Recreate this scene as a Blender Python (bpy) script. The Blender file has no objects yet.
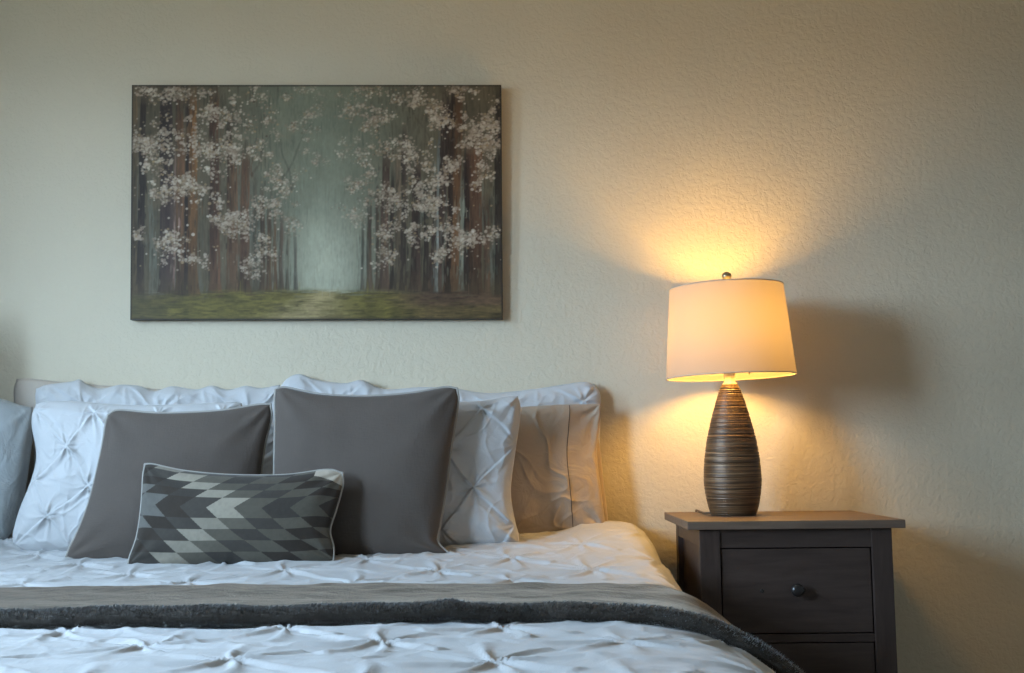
import bpy, bmesh, math, random
import numpy as np
from mathutils import Vector, Matrix

random.seed(7)
rng = np.random.default_rng(11)
C = bpy.context.scene.collection
SC = bpy.context.scene

# ------------------------------------------------------------------ camera
F_PX, HOR, VPX, ROLL = 1150.0, 455.0, 522.0, 0.0100
CX, CY = 512.0, 336.5
DIST, CAMZ = 3.45, 0.891
pitch = math.atan((HOR - CY) / F_PX)
yaw = math.atan((VPX - CX) / F_PX)
fw = Vector((-math.sin(yaw) * math.cos(pitch), math.cos(yaw) * math.cos(pitch), math.sin(pitch)))
rt = fw.cross(Vector((0, 0, 1))).normalized()
up = rt.cross(fw).normalized()
# roll: upright lines lean to the left
rt2 = rt * math.cos(ROLL) - up * math.sin(ROLL)
up2 = up * math.cos(ROLL) + rt * math.sin(ROLL)
rt, up = rt2, up2
CAM = Vector((0, -DIST, CAMZ))
cd = bpy.data.cameras.new('camera')
cam = bpy.data.objects.new('camera', cd)
C.objects.link(cam)
cd.sensor_fit = 'HORIZONTAL'
cd.sensor_width = 36.0
cd.lens = F_PX / 1024.0 * 36.0
cd.clip_start = 0.05
M = Matrix.Identity(4)
for i in range(3):
    M[i][0], M[i][1], M[i][2], M[i][3] = rt[i], up[i], -fw[i], CAM[i]
cam.matrix_world = M
SC.camera = cam


def ray(px, py):
    return fw * F_PX + rt * (px - CX) + up * (CY - py)


def P(px, py, w=None, z=None):
    """where the sight line through a spot of the photograph meets an upright plane w in front of the wall or a level plane z"""
    d = ray(px, py)
    t = (-w - CAM.y) / d.y if z is None else (z - CAM.z) / d.z
    return CAM + d * t


def P_plane(px, py, pt, n):
    d = ray(px, py)
    return CAM + d * ((pt - CAM).dot(n) / d.dot(n))


# ------------------------------------------------------------------ small tools
def link(o, parent=None):
    C.objects.link(o)
    if parent is not None:
        o.parent = parent
    return o


def tag(o, label=None, cat=None, group=None, kind=None):
    if label:
        o['label'] = label
    if cat:
        o['category'] = cat
    if group:
        o['group'] = group
    if kind:
        o['kind'] = kind
    return o


def empty(name, loc):
    o = bpy.data.objects.new(name, None)
    o.empty_display_size = 0.1
    o.location = loc
    return link(o)


def smooth(me, on=True):
    me.polygons.foreach_set('use_smooth', [on] * len(me.polygons))


def mesh_obj(name, verts, faces, mat, parent=None, loc=None, sm=True):
    v = np.asarray([tuple(p) for p in verts], dtype=float) if not isinstance(verts, np.ndarray) else verts.astype(float)
    if loc is not None:
        v = v - np.array(tuple(loc))
    me = bpy.data.meshes.new(name)
    me.from_pydata(v.tolist(), [], faces)
    me.materials.append(mat)
    smooth(me, sm)
    me.update()
    o = bpy.data.objects.new(name, me)
    if loc is not None and parent is None:
        o.location = loc
    return link(o, parent)


def fix_normals(o):
    bm = bmesh.new()
    bm.from_mesh(o.data)
    bmesh.ops.recalc_face_normals(bm, faces=bm.faces)
    bm.to_mesh(o.data)
    bm.free()


def bm_obj(name, bm, mat, parent=None, sm=False):
    bmesh.ops.recalc_face_normals(bm, faces=bm.faces)
    me = bpy.data.meshes.new(name)
    bm.to_mesh(me)
    bm.free()
    me.materials.append(mat)
    smooth(me, sm)
    o = bpy.data.objects.new(name, me)
    return link(o, parent)


def add_box(bm, x0, x1, y0, y1, z0, z1, bev=0.0):
    m = Matrix.Translation(((x0 + x1) / 2, (y0 + y1) / 2, (z0 + z1) / 2)) @ Matrix.Diagonal((abs(x1 - x0), abs(y1 - y0), abs(z1 - z0), 1))
    r = bmesh.ops.create_cube(bm, size=1.0, matrix=m)
    if bev > 0:
        es = list({e for v in r['verts'] for e in v.link_edges})
        bmesh.ops.bevel(bm, geom=es, offset=bev, segments=2, affect='EDGES', profile=0.6)


def box_obj(name, x0, x1, y0, y1, z0, z1, mat, parent=None, bev=0.002):
    bm = bmesh.new()
    add_box(bm, x0, x1, y0, y1, z0, z1, bev)
    return bm_obj(name, bm, mat, parent)


def add_lathe(bm, prof, seg=64, cap=True, c=(0, 0, 0)):
    rings = []
    for r, z in prof:
        rings.append([bm.verts.new((c[0] + r * math.cos(2 * math.pi * k / seg), c[1] + r * math.sin(2 * math.pi * k / seg), c[2] + z)) for k in range(seg)])
    for a, b in zip(rings[:-1], rings[1:]):
        for k in range(seg):
            bm.faces.new((a[k], a[(k + 1) % seg], b[(k + 1) % seg], b[k]))
    if cap:
        bm.faces.new(rings[0][::-1])
        bm.faces.new(rings[-1])


def tube_mesh(path, r, seg=8, closed=False):
    path = [Vector(p) for p in path]
    n = len(path)
    vs, fs = [], []
    prev = None
    for i, p in enumerate(path):
        if closed:
            t = path[(i + 1) % n] - path[i - 1]
        else:
            t = path[min(i + 1, n - 1)] - path[max(i - 1, 0)]
        t.normalize()
        a = prev if prev is not None else (Vector((0, 0, 1)) if abs(t.z) < 0.9 else Vector((1, 0, 0)))
        a = (a - t * a.dot(t)).normalized()
        b = t.cross(a)
        prev = a
        for k in range(seg):
            q = 2 * math.pi * k / seg
            vs.append(tuple(p + (a * math.cos(q) + b * math.sin(q)) * r))
    for i in range(n if closed else n - 1):
        j = (i + 1) % n
        for k in range(seg):
            fs.append((i * seg + k, i * seg + (k + 1) % seg, j * seg + (k + 1) % seg, j * seg + k))
    if not closed:
        fs.append(tuple(range(seg))[::-1])
        fs.append(tuple((n - 1) * seg + k for k in range(seg)))
    return vs, fs


TAB = rng.random((8, 256, 256))


def vnoise(x, y, s=0):
    xi, yi = np.floor(x).astype(int), np.floor(y).astype(int)
    fx, fy = x - xi, y - yi
    fx, fy = fx * fx * fx * (fx * (fx * 6 - 15) + 10), fy * fy * fy * (fy * (fy * 6 - 15) + 10)
    T = TAB[s % 8]
    a, b = T[xi % 256, yi % 256], T[(xi + 1) % 256, yi % 256]
    c, d = T[xi % 256, (yi + 1) % 256], T[(xi + 1) % 256, (yi + 1) % 256]
    return (a * (1 - fx) + b * fx) * (1 - fy) + (c * (1 - fx) + d * fx) * fy - 0.5


def fbm(x, y, s=0, o=3):
    r, a = 0, 1.0
    for k in range(o):
        r = r + a * vnoise(x * 2 ** k + 17.3 * k, y * 2 ** k + 9.1 * k, s + k)
        a *= 0.5
    return r


def ridged(x, y, s=0):
    return (1 - np.abs(2 * vnoise(x, y, s))) ** 6


def sstep(x, a, b):
    t = np.clip((x - a) / (b - a), 0, 1)
    return t * t * (3 - 2 * t)


def catmull(pts, per=24):
    p = [np.array(q, float) for q in pts]
    if len(p) == 2:
        p = [p[0], (p[0] + p[1]) / 2, p[1]]
    p = [2 * p[0] - p[1]] + p + [2 * p[-1] - p[-2]]
    out = []
    for i in range(1, len(p) - 2):
        a, b, c, d = p[i - 1:i + 3]
        for k in range(per):
            t = k / per
            out.append(0.5 * (2 * b + (c - a) * t + (2 * a - 5 * b + 4 * c - d) * t * t + (3 * b - a - 3 * c + d) * t ** 3))
    out.append(p[-2])
    return np.array(out)


def resample(pts, n):
    d = np.r_[0, np.cumsum(np.linalg.norm(np.diff(pts, axis=0), axis=1))]
    t = np.linspace(0, d[-1], n)
    return np.stack([np.interp(t, d, pts[:, k]) for k in range(pts.shape[1])], 1)


def grid_faces(nu, nv, off=0, flip=False):
    f = []
    for j in range(nv - 1):
        for i in range(nu - 1):
            a = off + j * nu + i
            q = (a, a + 1, a + nu + 1, a + nu)
            f.append(q[::-1] if flip else q)
    return f


# ------------------------------------------------------------------ materials
def mat_new(name):
    m = bpy.data.materials.new(name)
    m.use_nodes = True
    nt = m.node_tree
    b = nt.nodes['Principled BSDF']
    return m, nt, b


def nd(nt, kind, **kw):
    n = nt.nodes.new(kind)
    for k, v in kw.items():
        if k in n.inputs:
            n.inputs[k].default_value = v
        else:
            setattr(n, k, v)
    return n


def coords(nt, scale=(1, 1, 1), out='Object'):
    tc = nd(nt, 'ShaderNodeTexCoord')
    mp = nd(nt, 'ShaderNodeMapping')
    mp.inputs['Scale'].default_value = scale
    nt.links.new(tc.outputs[out], mp.inputs['Vector'])
    return mp.outputs['Vector']


def ramp(nt, fac, stops):
    r = nd(nt, 'ShaderNodeValToRGB')
    el = r.color_ramp.elements
    while len(el) > 1:
        el.remove(el[-1])
    el[0].position, el[0].color = stops[0][0], (*stops[0][1], 1)
    for p, c in stops[1:]:
        e = el.new(p)
        e.color = (*c, 1)
    nt.links.new(fac, r.inputs['Fac'])
    return r.outputs['Color']


def bump(nt, h, strength, dist, normal=None):
    b = nd(nt, 'ShaderNodeBump')
    b.inputs['Strength'].default_value = strength
    b.inputs['Distance'].default_value = dist
    nt.links.new(h, b.inputs['Height'])
    if normal is not None:
        nt.links.new(normal, b.inputs['Normal'])
    return b.outputs['Normal']


def noise(nt, vec, scale, detail=3, rough=0.55, dist=0.0):
    n = nd(nt, 'ShaderNodeTexNoise')
    n.inputs['Scale'].default_value = scale
    n.inputs['Detail'].default_value = detail
    n.inputs['Roughness'].default_value = rough
    n.inputs['Distortion'].default_value = dist
    nt.links.new(vec, n.inputs['Vector'])
    return n.outputs['Fac']


def mat_plain(name, col, rough=0.6, metal=0.0, spec=0.5):
    m, nt, b = mat_new(name)
    b.inputs['Base Color'].default_value = (*col, 1)
    b.inputs['Roughness'].default_value = rough
    b.inputs['Metallic'].default_value = metal
    b.inputs['Specular IOR Level'].default_value = spec
    return m


def mat_wall(name, col, st=0.5):
    m, nt, b = mat_new(name)
    v = coords(nt)
    n1 = noise(nt, v, 2.0, 3)
    c = ramp(nt, n1, [(0.3, tuple(k * 0.97 for k in col)), (0.7, tuple(min(1, k * 1.03) for k in col))])
    nt.links.new(c, b.inputs['Base Color'])
    b.inputs['Roughness'].default_value = 0.75
    b.inputs['Specular IOR Level'].default_value = 0.25
    # knocked-down orange peel plaster
    a = noise(nt, v, 60.0, 4, 0.55, 0.4)
    a2 = ramp(nt, a, [(0.42, (0, 0, 0)), (0.56, (1, 1, 1))])
    f = noise(nt, v, 150.0, 2)
    n = bump(nt, a2, st * 0.5, 0.004)
    n = bump(nt, f, st * 0.35, 0.002, n)
    nt.links.new(n, b.inputs['Normal'])
    return m


def mat_cloth(name, col, rough=0.85, sheen=0.3, weave=260.0, wst=0.25, wr=0.0, var=0.06, spec=0.2):
    m, nt, b = mat_new(name)
    v = coords(nt)
    n1 = noise(nt, v, 9.0, 4)
    lo, hi = tuple(k * (1 - var) for k in col), tuple(min(1, k * (1 + var)) for k in col)
    c = ramp(nt, n1, [(0.3, lo), (0.7, hi)])
    nt.links.new(c, b.inputs['Base Color'])
    b.inputs['Roughness'].default_value = rough
    b.inputs['Specular IOR Level'].default_value = spec
    b.inputs['Sheen Weight'].default_value = sheen
    b.inputs['Sheen Roughness'].default_value = 0.4
    v2 = coords(nt, (1.0, 0.2, 0.22))
    f1 = noise(nt, v2, weave, 2)
    v3 = coords(nt, (0.22, 0.2, 1.0))
    f2 = noise(nt, v3, weave, 2)
    ad = nd(nt, 'ShaderNodeMath', operation='ADD')
    nt.links.new(f1, ad.inputs[0])
    nt.links.new(f2, ad.inputs[1])
    n = bump(nt, ad.outputs[0], wst, 0.002)
    if wr > 0:
        w = noise(nt, v, 14.0, 3, 0.5, 1.2)
        n = bump(nt, w, wr, 0.03, n)
    nt.links.new(n, b.inputs['Normal'])
    return m


def mat_vcol(name, rough=0.8, sheen=0.0, weave=0.0, spec=0.2):
    m, nt, b = mat_new(name)
    a = nd(nt, 'ShaderNodeVertexColor')
    a.layer_name = 'paint'
    nt.links.new(a.outputs['Color'], b.inputs['Base Color'])
    b.inputs['Roughness'].default_value = rough
    b.inputs['Specular IOR Level'].default_value = spec
    b.inputs['Sheen Weight'].default_value = sheen
    if weave:
        v = coords(nt)
        n = bump(nt, noise(nt, v, weave, 2), 0.25, 0.002)
        nt.links.new(n, b.inputs['Normal'])
    return m


def mat_wood(name, dark, light, axis=(1.2, 12, 12), rough=0.42):
    m, nt, b = mat_new(name)
    v = coords(nt, axis)
    n1 = noise(nt, v, 5.0, 5, 0.6, 0.6)
    c = ramp(nt, n1, [(0.3, dark), (0.7, light)])
    nt.links.new(c, b.inputs['Base Color'])
    b.inputs['Roughness'].default_value = rough
    b.inputs['Specular IOR Level'].default_value = 0.35
    n = bump(nt, noise(nt, v, 22.0, 3), 0.12, 0.002)
    nt.links.new(n, b.inputs['Normal'])
    return m


W_COL = (0.60, 0.53, 0.405)
m_wall = mat_wall('wall_plaster', W_COL, 0.5)
m_side = mat_wall('side_wall_plaster', (0.50, 0.47, 0.41), 0.4)
m_ceil = mat_wall('ceiling_plaster', (0.86, 0.82, 0.75), 0.3)
m_trim = mat_plain('trim_paint', (0.75, 0.74, 0.70), 0.4)
m_floor = mat_cloth('floor_carpet', (0.26, 0.225, 0.19), 0.95, 0.2, 120, 0.6)
m_white = mat_cloth('white_cotton', (0.50, 0.50, 0.505), 0.62, 0.15, 420, 0.10, 0.10, 0.02, 0.3)
m_duvet = mat_cloth('duvet_cotton', (0.46, 0.46, 0.465), 0.55, 0.15, 420, 0.10, 0.12, 0.02, 0.35)
m_beige = mat_cloth('beige_cotton', (0.47, 0.405, 0.34), 0.8, 0.2, 350, 0.12, 0.05, 0.02)
m_linen = mat_cloth('grey_linen', (0.100, 0.081, 0.069), 0.9, 0.25, 230, 0.35, 0.0, 0.07)
m_satin = mat_cloth('taupe_satin_lamplit', (0.40, 0.315, 0.24), 0.48, 0.1, 500, 0.05, 0.28, 0.03, 0.45)  # warm lamplight is put into this satin's colour
m_satin2 = mat_cloth('taupe_satin_daylit', (0.30, 0.315, 0.315), 0.5, 0.1, 500, 0.05, 0.28, 0.03, 0.45)  # same satin again, cool window light put into its colour
m_seam = mat_plain('seam_thread', (0.07, 0.05, 0.038), 0.9)
m_piping = mat_cloth('cream_piping', (0.33, 0.31, 0.28), 0.8, 0.2, 500, 0.1)
m_lumbar = mat_vcol('woven_zigzag', 0.9, 0.15, 420.0)
m_canvas = mat_vcol('painted_canvas', 0.55, 0.0, 700.0, 0.3)
m_edge = mat_plain('canvas_edge', (0.020, 0.016, 0.012), 0.6)
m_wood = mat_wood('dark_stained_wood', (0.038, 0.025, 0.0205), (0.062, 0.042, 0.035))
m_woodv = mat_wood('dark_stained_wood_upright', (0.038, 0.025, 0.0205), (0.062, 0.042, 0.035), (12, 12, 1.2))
m_wood_lamplit = mat_wood('dark_stained_wood_lamplit', (0.105, 0.072, 0.052), (0.165, 0.115, 0.083), (1.2, 12, 12), 0.5)  # same stain made lighter, the lamplight on top is put into the colour
m_knob = mat_plain('dark_knob', (0.018, 0.015, 0.014), 0.3)
m_matt = mat_cloth('mattress_ticking', (0.7, 0.7, 0.68))

# throw: short plush
m_throw, nt, b = mat_new('plush_throw')
v = coords(nt)
c = ramp(nt, noise(nt, coords(nt, (1.0, 2.5, 1.0)), 7.0, 4, 0.6), [(0.3, (0.052, 0.044, 0.037)), (0.7, (0.078, 0.066, 0.056))])
nt.links.new(c, b.inputs['Base Color'])
b.inputs['Roughness'].default_value = 0.75
b.inputs['Sheen Weight'].default_value = 0.40
b.inputs['Sheen Tint'].default_value = (0.98, 0.79, 0.61, 1)
b.inputs['Sheen Roughness'].default_value = 0.30
b.inputs['Specular IOR Level'].default_value = 0.15
n = bump(nt, noise(nt, coords(nt, (1.0, 0.45, 0.45)), 260.0, 3), 0.5, 0.004)
n = bump(nt, noise(nt, v, 30.0, 3), 0.25, 0.01, n)
nt.links.new(n, b.inputs['Normal'])

m_pile = mat_plain('plush_pile', (0.085, 0.076, 0.068), 0.85, 0.0, 0.1)
m_pile.node_tree.nodes['Principled BSDF'].inputs['Sheen Weight'].default_value = 0.5

# ------------------------------------------------------------------ the room
XL, XR, YF, ZC = -2.25, 3.0, -4.9, 2.60
WY0, WY1, WZ0, WZ1 = -2.82, -2.02, 1.05, 2.10       # window opening in the left wall
T = 0.12


def struct(name, boxes, mat, parent=None):
    bm = bmesh.new()
    for bx in boxes:
        add_box(bm, *bx)
    o = bm_obj(name, bm, mat, parent)
    return tag(o, kind='structure') if parent is None else o


struct('wall_back', [(XL - T, XR + T, 0.0, T, 0, ZC)], m_wall)
VY0, VY1, VZ0, VZ1 = -1.42, -1.06, 1.25, 2.30       # unseen narrow window, added to brighten the left of the back wall
struct('wall_left', [(XL - T, XL, YF, WY0, 0, ZC), (XL - T, XL, WY1, VY0, 0, ZC), (XL - T, XL, VY1, 0, 0, ZC), (XL - T, XL, WY0, WY1, 0, WZ0), (XL - T, XL, WY0, WY1, WZ1, ZC),
                     (XL - T, XL, VY0, VY1, 0, VZ0), (XL - T, XL, VY0, VY1, VZ1, ZC)], m_side)
struct('wall_right', [(XR, XR + T, YF, 0, 0, ZC)], m_side)
struct('wall_front', [(XL - T, XR + T, YF - T, YF, 0, ZC)], m_side)
struct('floor', [(XL - T, XR + T, YF - T, T, -0.1, 0)], m_floor)
struct('ceiling', [(XL - T, XR + T, YF - T, T, ZC, ZC + 0.1)], m_ceil)
struct('baseboard_back', [(XL, XR, -0.014, 0, 0, 0.09)], m_trim)
struct('baseboard_left', [(XL, XL + 0.014, YF, -0.014, 0, 0.09)], m_trim)
struct('baseboard_right', [(XR - 0.014, XR, YF, -0.014, 0, 0.09)], m_trim)
fwid = 0.04
m_glass, nt, b = mat_new('window_glass')
nt.nodes.remove(b)
g = nd(nt, 'ShaderNodeBsdfTransparent')
g2 = nd(nt, 'ShaderNodeBsdfGlossy')
g2.inputs['Roughness'].default_value = 0.02
mx = nd(nt, 'ShaderNodeMixShader')
mx.inputs[0].default_value = 0.05
nt.links.new(g.outputs[0], mx.inputs[1])
nt.links.new(g2.outputs[0], mx.inputs[2])
nt.links.new(mx.outputs[0], nt.nodes['Material Output'].inputs['Surface'])
for nm, y0, y1, z0, z1 in (('window_1', WY0, WY1, WZ0, WZ1), ('added_window', VY0, VY1, VZ0, VZ1)):
    win = struct(nm, [(XL - 0.09, XL - 0.03, y0, y0 + fwid, z0, z1), (XL - 0.09, XL - 0.03, y1 - fwid, y1, z0, z1),
                      (XL - 0.09, XL - 0.03, y0 + fwid, y1 - fwid, z0, z0 + fwid), (XL - 0.09, XL - 0.03, y0 + fwid, y1 - fwid, z1 - fwid, z1)], m_trim)
    struct('pane', [(XL - 0.063, XL - 0.057, y0 + fwid, y1 - fwid, z0 + fwid, z1 - fwid)], m_glass, win)
    struct('sill', [(XL - 0.03, XL + 0.05, y0 - 0.03, y1 + 0.03, z0 - 0.025, z0)], m_trim, win)

# ------------------------------------------------------------------ light
wd = bpy.data.worlds.new('sky')
SC.world = wd
wd.use_nodes = True
bg = wd.node_tree.nodes['Background']
bg.inputs['Strength'].default_value = 68.0
_nt = wd.node_tree
_tc = nd(_nt, 'ShaderNodeTexCoord')
_sx = nd(_nt, 'ShaderNodeSeparateXYZ')
_nt.links.new(_tc.outputs['Generated'], _sx.inputs[0])
_mr = nd(_nt, 'ShaderNodeMapRange')
_mr.inputs[1].default_value, _mr.inputs[2].default_value = -0.3, 0.3
_nt.links.new(_sx.outputs['Z'], _mr.inputs[0])
_nt.links.new(ramp(_nt, _mr.outputs[0], [(0.44, (0.12, 0.13, 0.12)), (0.54, (0.56, 0.77, 1.0)), (1.0, (0.52, 0.75, 1.0))]), bg.inputs['Color'])
for y0, y1, z0, z1 in ((WY0, WY1, WZ0, WZ1), (VY0, VY1, VZ0, VZ1)):
    al = bpy.data.lights.new('window_portal', 'AREA')
    al.shape = 'RECTANGLE'
    al.cycles.is_portal = True
    ao = link(bpy.data.objects.new('window_portal', al))
    ao.location = (XL - 0.10, (y0 + y1) / 2, (z0 + z1) / 2)
    ao.rotation_euler = Vector((1, 0, 0)).to_track_quat('-Z', 'Y').to_euler()
    al.size, al.size_y = z1 - z0, y1 - y0
    if abs((ao.rotation_euler.to_matrix() @ Vector((1, 0, 0))).y) > 0.5:
        al.size, al.size_y = y1 - y0, z1 - z0

# ------------------------------------------------------------------ painting
PW = 0.012


def build_painting():
    k = 1.5
    W, H = int(370 * k), int(233 * k)
    X, Y = np.meshgrid(np.linspace(0, 370, W), np.linspace(0, 233, H))
    lin = lambda c: np.array([((v / 255.0 + 0.055) / 1.055) ** 2.4 if v > 10 else v / 255.0 / 12.92 for v in c])
    img = np.zeros((H, W, 3))

    def mixin(col, a):
        nonlocal img
        img = img * (1 - a[..., None]) + np.asarray(col) * a[..., None]

    base = lin((76, 72, 60))
    img[:] = base
    img *= (1 + 0.35 * fbm(X / 16, Y / 26, 1)[..., None])
    cx = 192 + (Y - 100) * 0.06
    mist = np.exp(-((X - cx) / (78 - 0.12 * Y)) ** 2)
    mixin(lin((104, 114, 105)), 0.85 * mist * (1 + 0.25 * fbm(X / 10, Y / 18, 2)).clip(0, 1.1).clip(0, 1))
    glow = np.exp(-(((X - 197) / 34) ** 2 + ((Y - 180) / 55) ** 2))
    mixin(lin((150, 158, 150)), (0.85 * glow).clip(0, 1))
    # blue-grey gaps between the trunks
    gap = sstep(fbm(X / 5, Y / 60, 3), 0.0, 0.25) * (1 - mist) * sstep(Y, 70, 130)
    mixin(lin((96, 106, 102)), 0.40 * gap)
    # trunks: x top, x foot, width, top y, foot y, colour, light side
    brown, dark, purple, faint = (84, 62, 44), (42, 33, 28), (58, 46, 44), (86, 82, 72)
    tr = [(2, 3, 7, 0, 225, (82, 70, 52)), (12, 9, 7, 0, 222, dark), (34, 36, 14, 0, 215, purple), (43, 43, 2, 60, 205, (128, 108, 104)),
          (48, 50, 9, 0, 212, brown), (60, 61, 11, 0, 212, (102, 74, 44)), (56, 55, 4, 0, 212, dark),
          (82, 84, 10, 0, 212, (82, 58, 44)), (98, 99, 6, 20, 210, (76, 62, 50)), (101, 102, 10, 60, 209, (86, 66, 50)), (114, 114, 9, 60, 209, (82, 60, 46)), (124, 124, 4, 90, 208, faint),
          (130, 132, 5, 100, 207, (80, 64, 50)), (138, 138, 4, 120, 207, brown), (144, 144, 3, 120, 206, brown), (150, 150, 4, 125, 206, (72, 62, 54)), (157, 156, 3, 130, 206, faint), (165, 164, 3, 140, 206, (98, 96, 90)),
          (232, 231, 3, 130, 206, (92, 92, 86)), (238, 238, 5, 110, 206, (78, 66, 56)), (246, 246, 4, 100, 206, (70, 60, 50)), (256, 252, 8, 60, 206, (72, 56, 48)), (262, 260, 4, 80, 206, dark),
          (268, 266, 6, 60, 206, (90, 80, 68)), (274, 272, 6, 40, 207, (64, 54, 48)), (287, 283, 9, 70, 207, (66, 50, 44)), (296, 294, 5, 90, 208, dark),
          (317, 301, 12, 0, 214, (62, 47, 42)), (327, 319, 13, 0, 214, (88, 62, 40)), (323, 315, 5, 0, 214, dark),
          (344, 340, 17, 50, 216, (84, 60, 44)), (336, 334, 6, 60, 216, (50, 38, 34)), (352, 356, 6, 110, 216, (86, 66, 52)), (367, 366, 7, 0, 225, (46, 38, 32)), (309, 304, 3, 40, 208, (110, 118, 118)), (333, 329, 4, 90, 206, (112, 118, 110))]
    for n_, (xt, xb, wd_, y0, y1, col) in enumerate(tr):
        t = ((Y - 0) / 225).clip(0, 1)
        xc = xt + (xb - xt) * t + 1.2 * vnoise(Y / 25 + 3 * n_, Y * 0 + n_, 4)
        hw = wd_ / 2 * (0.9 + 0.25 * t + 0.9 * np.exp(-(y1 - Y).clip(0) / 7))
        a = sstep(hw - np.abs(X - xc), -0.5, 1.0) * sstep(Y, y0 - 8, y0 + 25) * (1 - sstep(Y, y1 - 3, y1 + 1))
        side = ((X - xc) / hw).clip(-1, 1)
        tex = 1 + 0.55 * fbm(X / 2.2 + n_, Y / 28, n_) + 0.30 * side
        tex = tex * (0.75 + 0.25 * np.cos(Y / 40 + n_))
        c = lin(col)[None, None, :] * tex[..., None].clip(0.25, 2.0)
        a = a * 0.93
        img = img * (1 - a[..., None]) + c * a[..., None]
    # branches
    for bx, by, ex, ey in [(150, 95, 180, 40), (160, 105, 150, 55), (262, 115, 245, 85), (275, 100, 290, 60), (120, 90, 140, 50), (300, 60, 280, 20), (90, 60, 108, 30)]:
        dx, dy = ex - bx, ey - by
        t = (((X - bx) * dx + (Y - by) * dy) / (dx * dx + dy * dy)).clip(0, 1)
        d = np.hypot(X - bx - t * dx - 2 * np.sin(t * 6), Y - by - t * dy)
        mixin(lin((62, 58, 52)), 0.5 * sstep(1.4 * (1 - 0.6 * t) - d, -0.7, 0.5))
    # dusk of the undergrowth at the trunks' feet
    und = sstep(Y, 175, 208) * (1 - np.exp(-((X - 195) / 62) ** 2))
    mixin(lin((66, 58, 42)), 0.45 * und * (1 + 0.8 * fbm(X / 9, Y / 12, 7)).clip(0, 1.6))
    # ground
    gy = 204 + 3 * fbm(X / 30, X * 0, 5) + 6 * np.abs((X - 190) / 190) ** 2
    ga = sstep(Y - gy, -2, 5)
    gn = fbm(X / 14, Y / 3, 6)
    gn = gn + 0.5 * fbm(X / 5, Y / 1.6, 2)
    gcol = lin((84, 80, 40))[None, None, :] * (1 + 0.75 * gn[..., None])
    right = sstep(X, 235, 300)[..., None]
    low = sstep(Y, 216, 224)[..., None]
    rc = lin((72, 58, 46))[None, None, :] * (1 + 0.9 * gn[..., None])
    rc = rc * (1 - low * (1 - right * 0.6)) + gcol * low * (1 - right * 0.6)
    gcol = gcol * (1 - right) + rc * right
    lf = (1 - sstep(X, 10, 60))[..., None]
    gcol = gcol * (1 - 0.7 * lf) + lin((62, 58, 40)) * 0.7 * lf
    img = img * (1 - ga[..., None]) + gcol * ga[..., None]
    pw_ = 14 + (Y - 205).clip(0) * 0.9
    path = np.exp(-((X - 196 + (Y - 205) * 0.9) / pw_) ** 2) * sstep(Y, 203, 208) * (0.8 + 0.6 * gn)
    mixin(lin((140, 132, 104)), (0.75 * path).clip(0, 1))
    # loose brush strokes: upright among the trees, level on the ground
    R = random.Random(21)
    for _ in range(5200):
        px, py = R.uniform(2, 368), R.uniform(2, 231)
        gr = py > 205
        hw, hl = R.uniform(0.5, 1.3), R.uniform(3, 11)
        hx, hy = (hl, hw) if gr else (hw, hl)
        i0, i1, j0, j1 = int((px - hx) * k), int((px + hx) * k) + 2, int((py - hy) * k), int((py + hy) * k) + 2
        i0, j0, i1, j1 = max(i0, 0), max(j0, 0), min(i1, W), min(j1, H)
        if i1 - i0 < 1 or j1 - j0 < 1:
            continue
        far = math.exp(-((px - 195) / 55) ** 2) * (0 if gr else 1)
        e_ = ((X[j0:j1, i0:i1] - px) / hx) ** 2 + ((Y[j0:j1, i0:i1] - py) / hy) ** 2
        a_ = (sstep(1 - e_, 0, 0.6) * R.uniform(0.2, 0.7) * (1 - 0.7 * far))[..., None]
        loc_c = img[int(min(max((py + R.uniform(-9, 9)) * k, 0), H - 1)), int(min(max((px + R.uniform(-5, 5)) * k, 0), W - 1))]
        img[j0:j1, i0:i1] = img[j0:j1, i0:i1] * (1 - a_) + loc_c * R.choice((0.55, 0.75, 1.0, 1.2)) * a_
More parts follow.
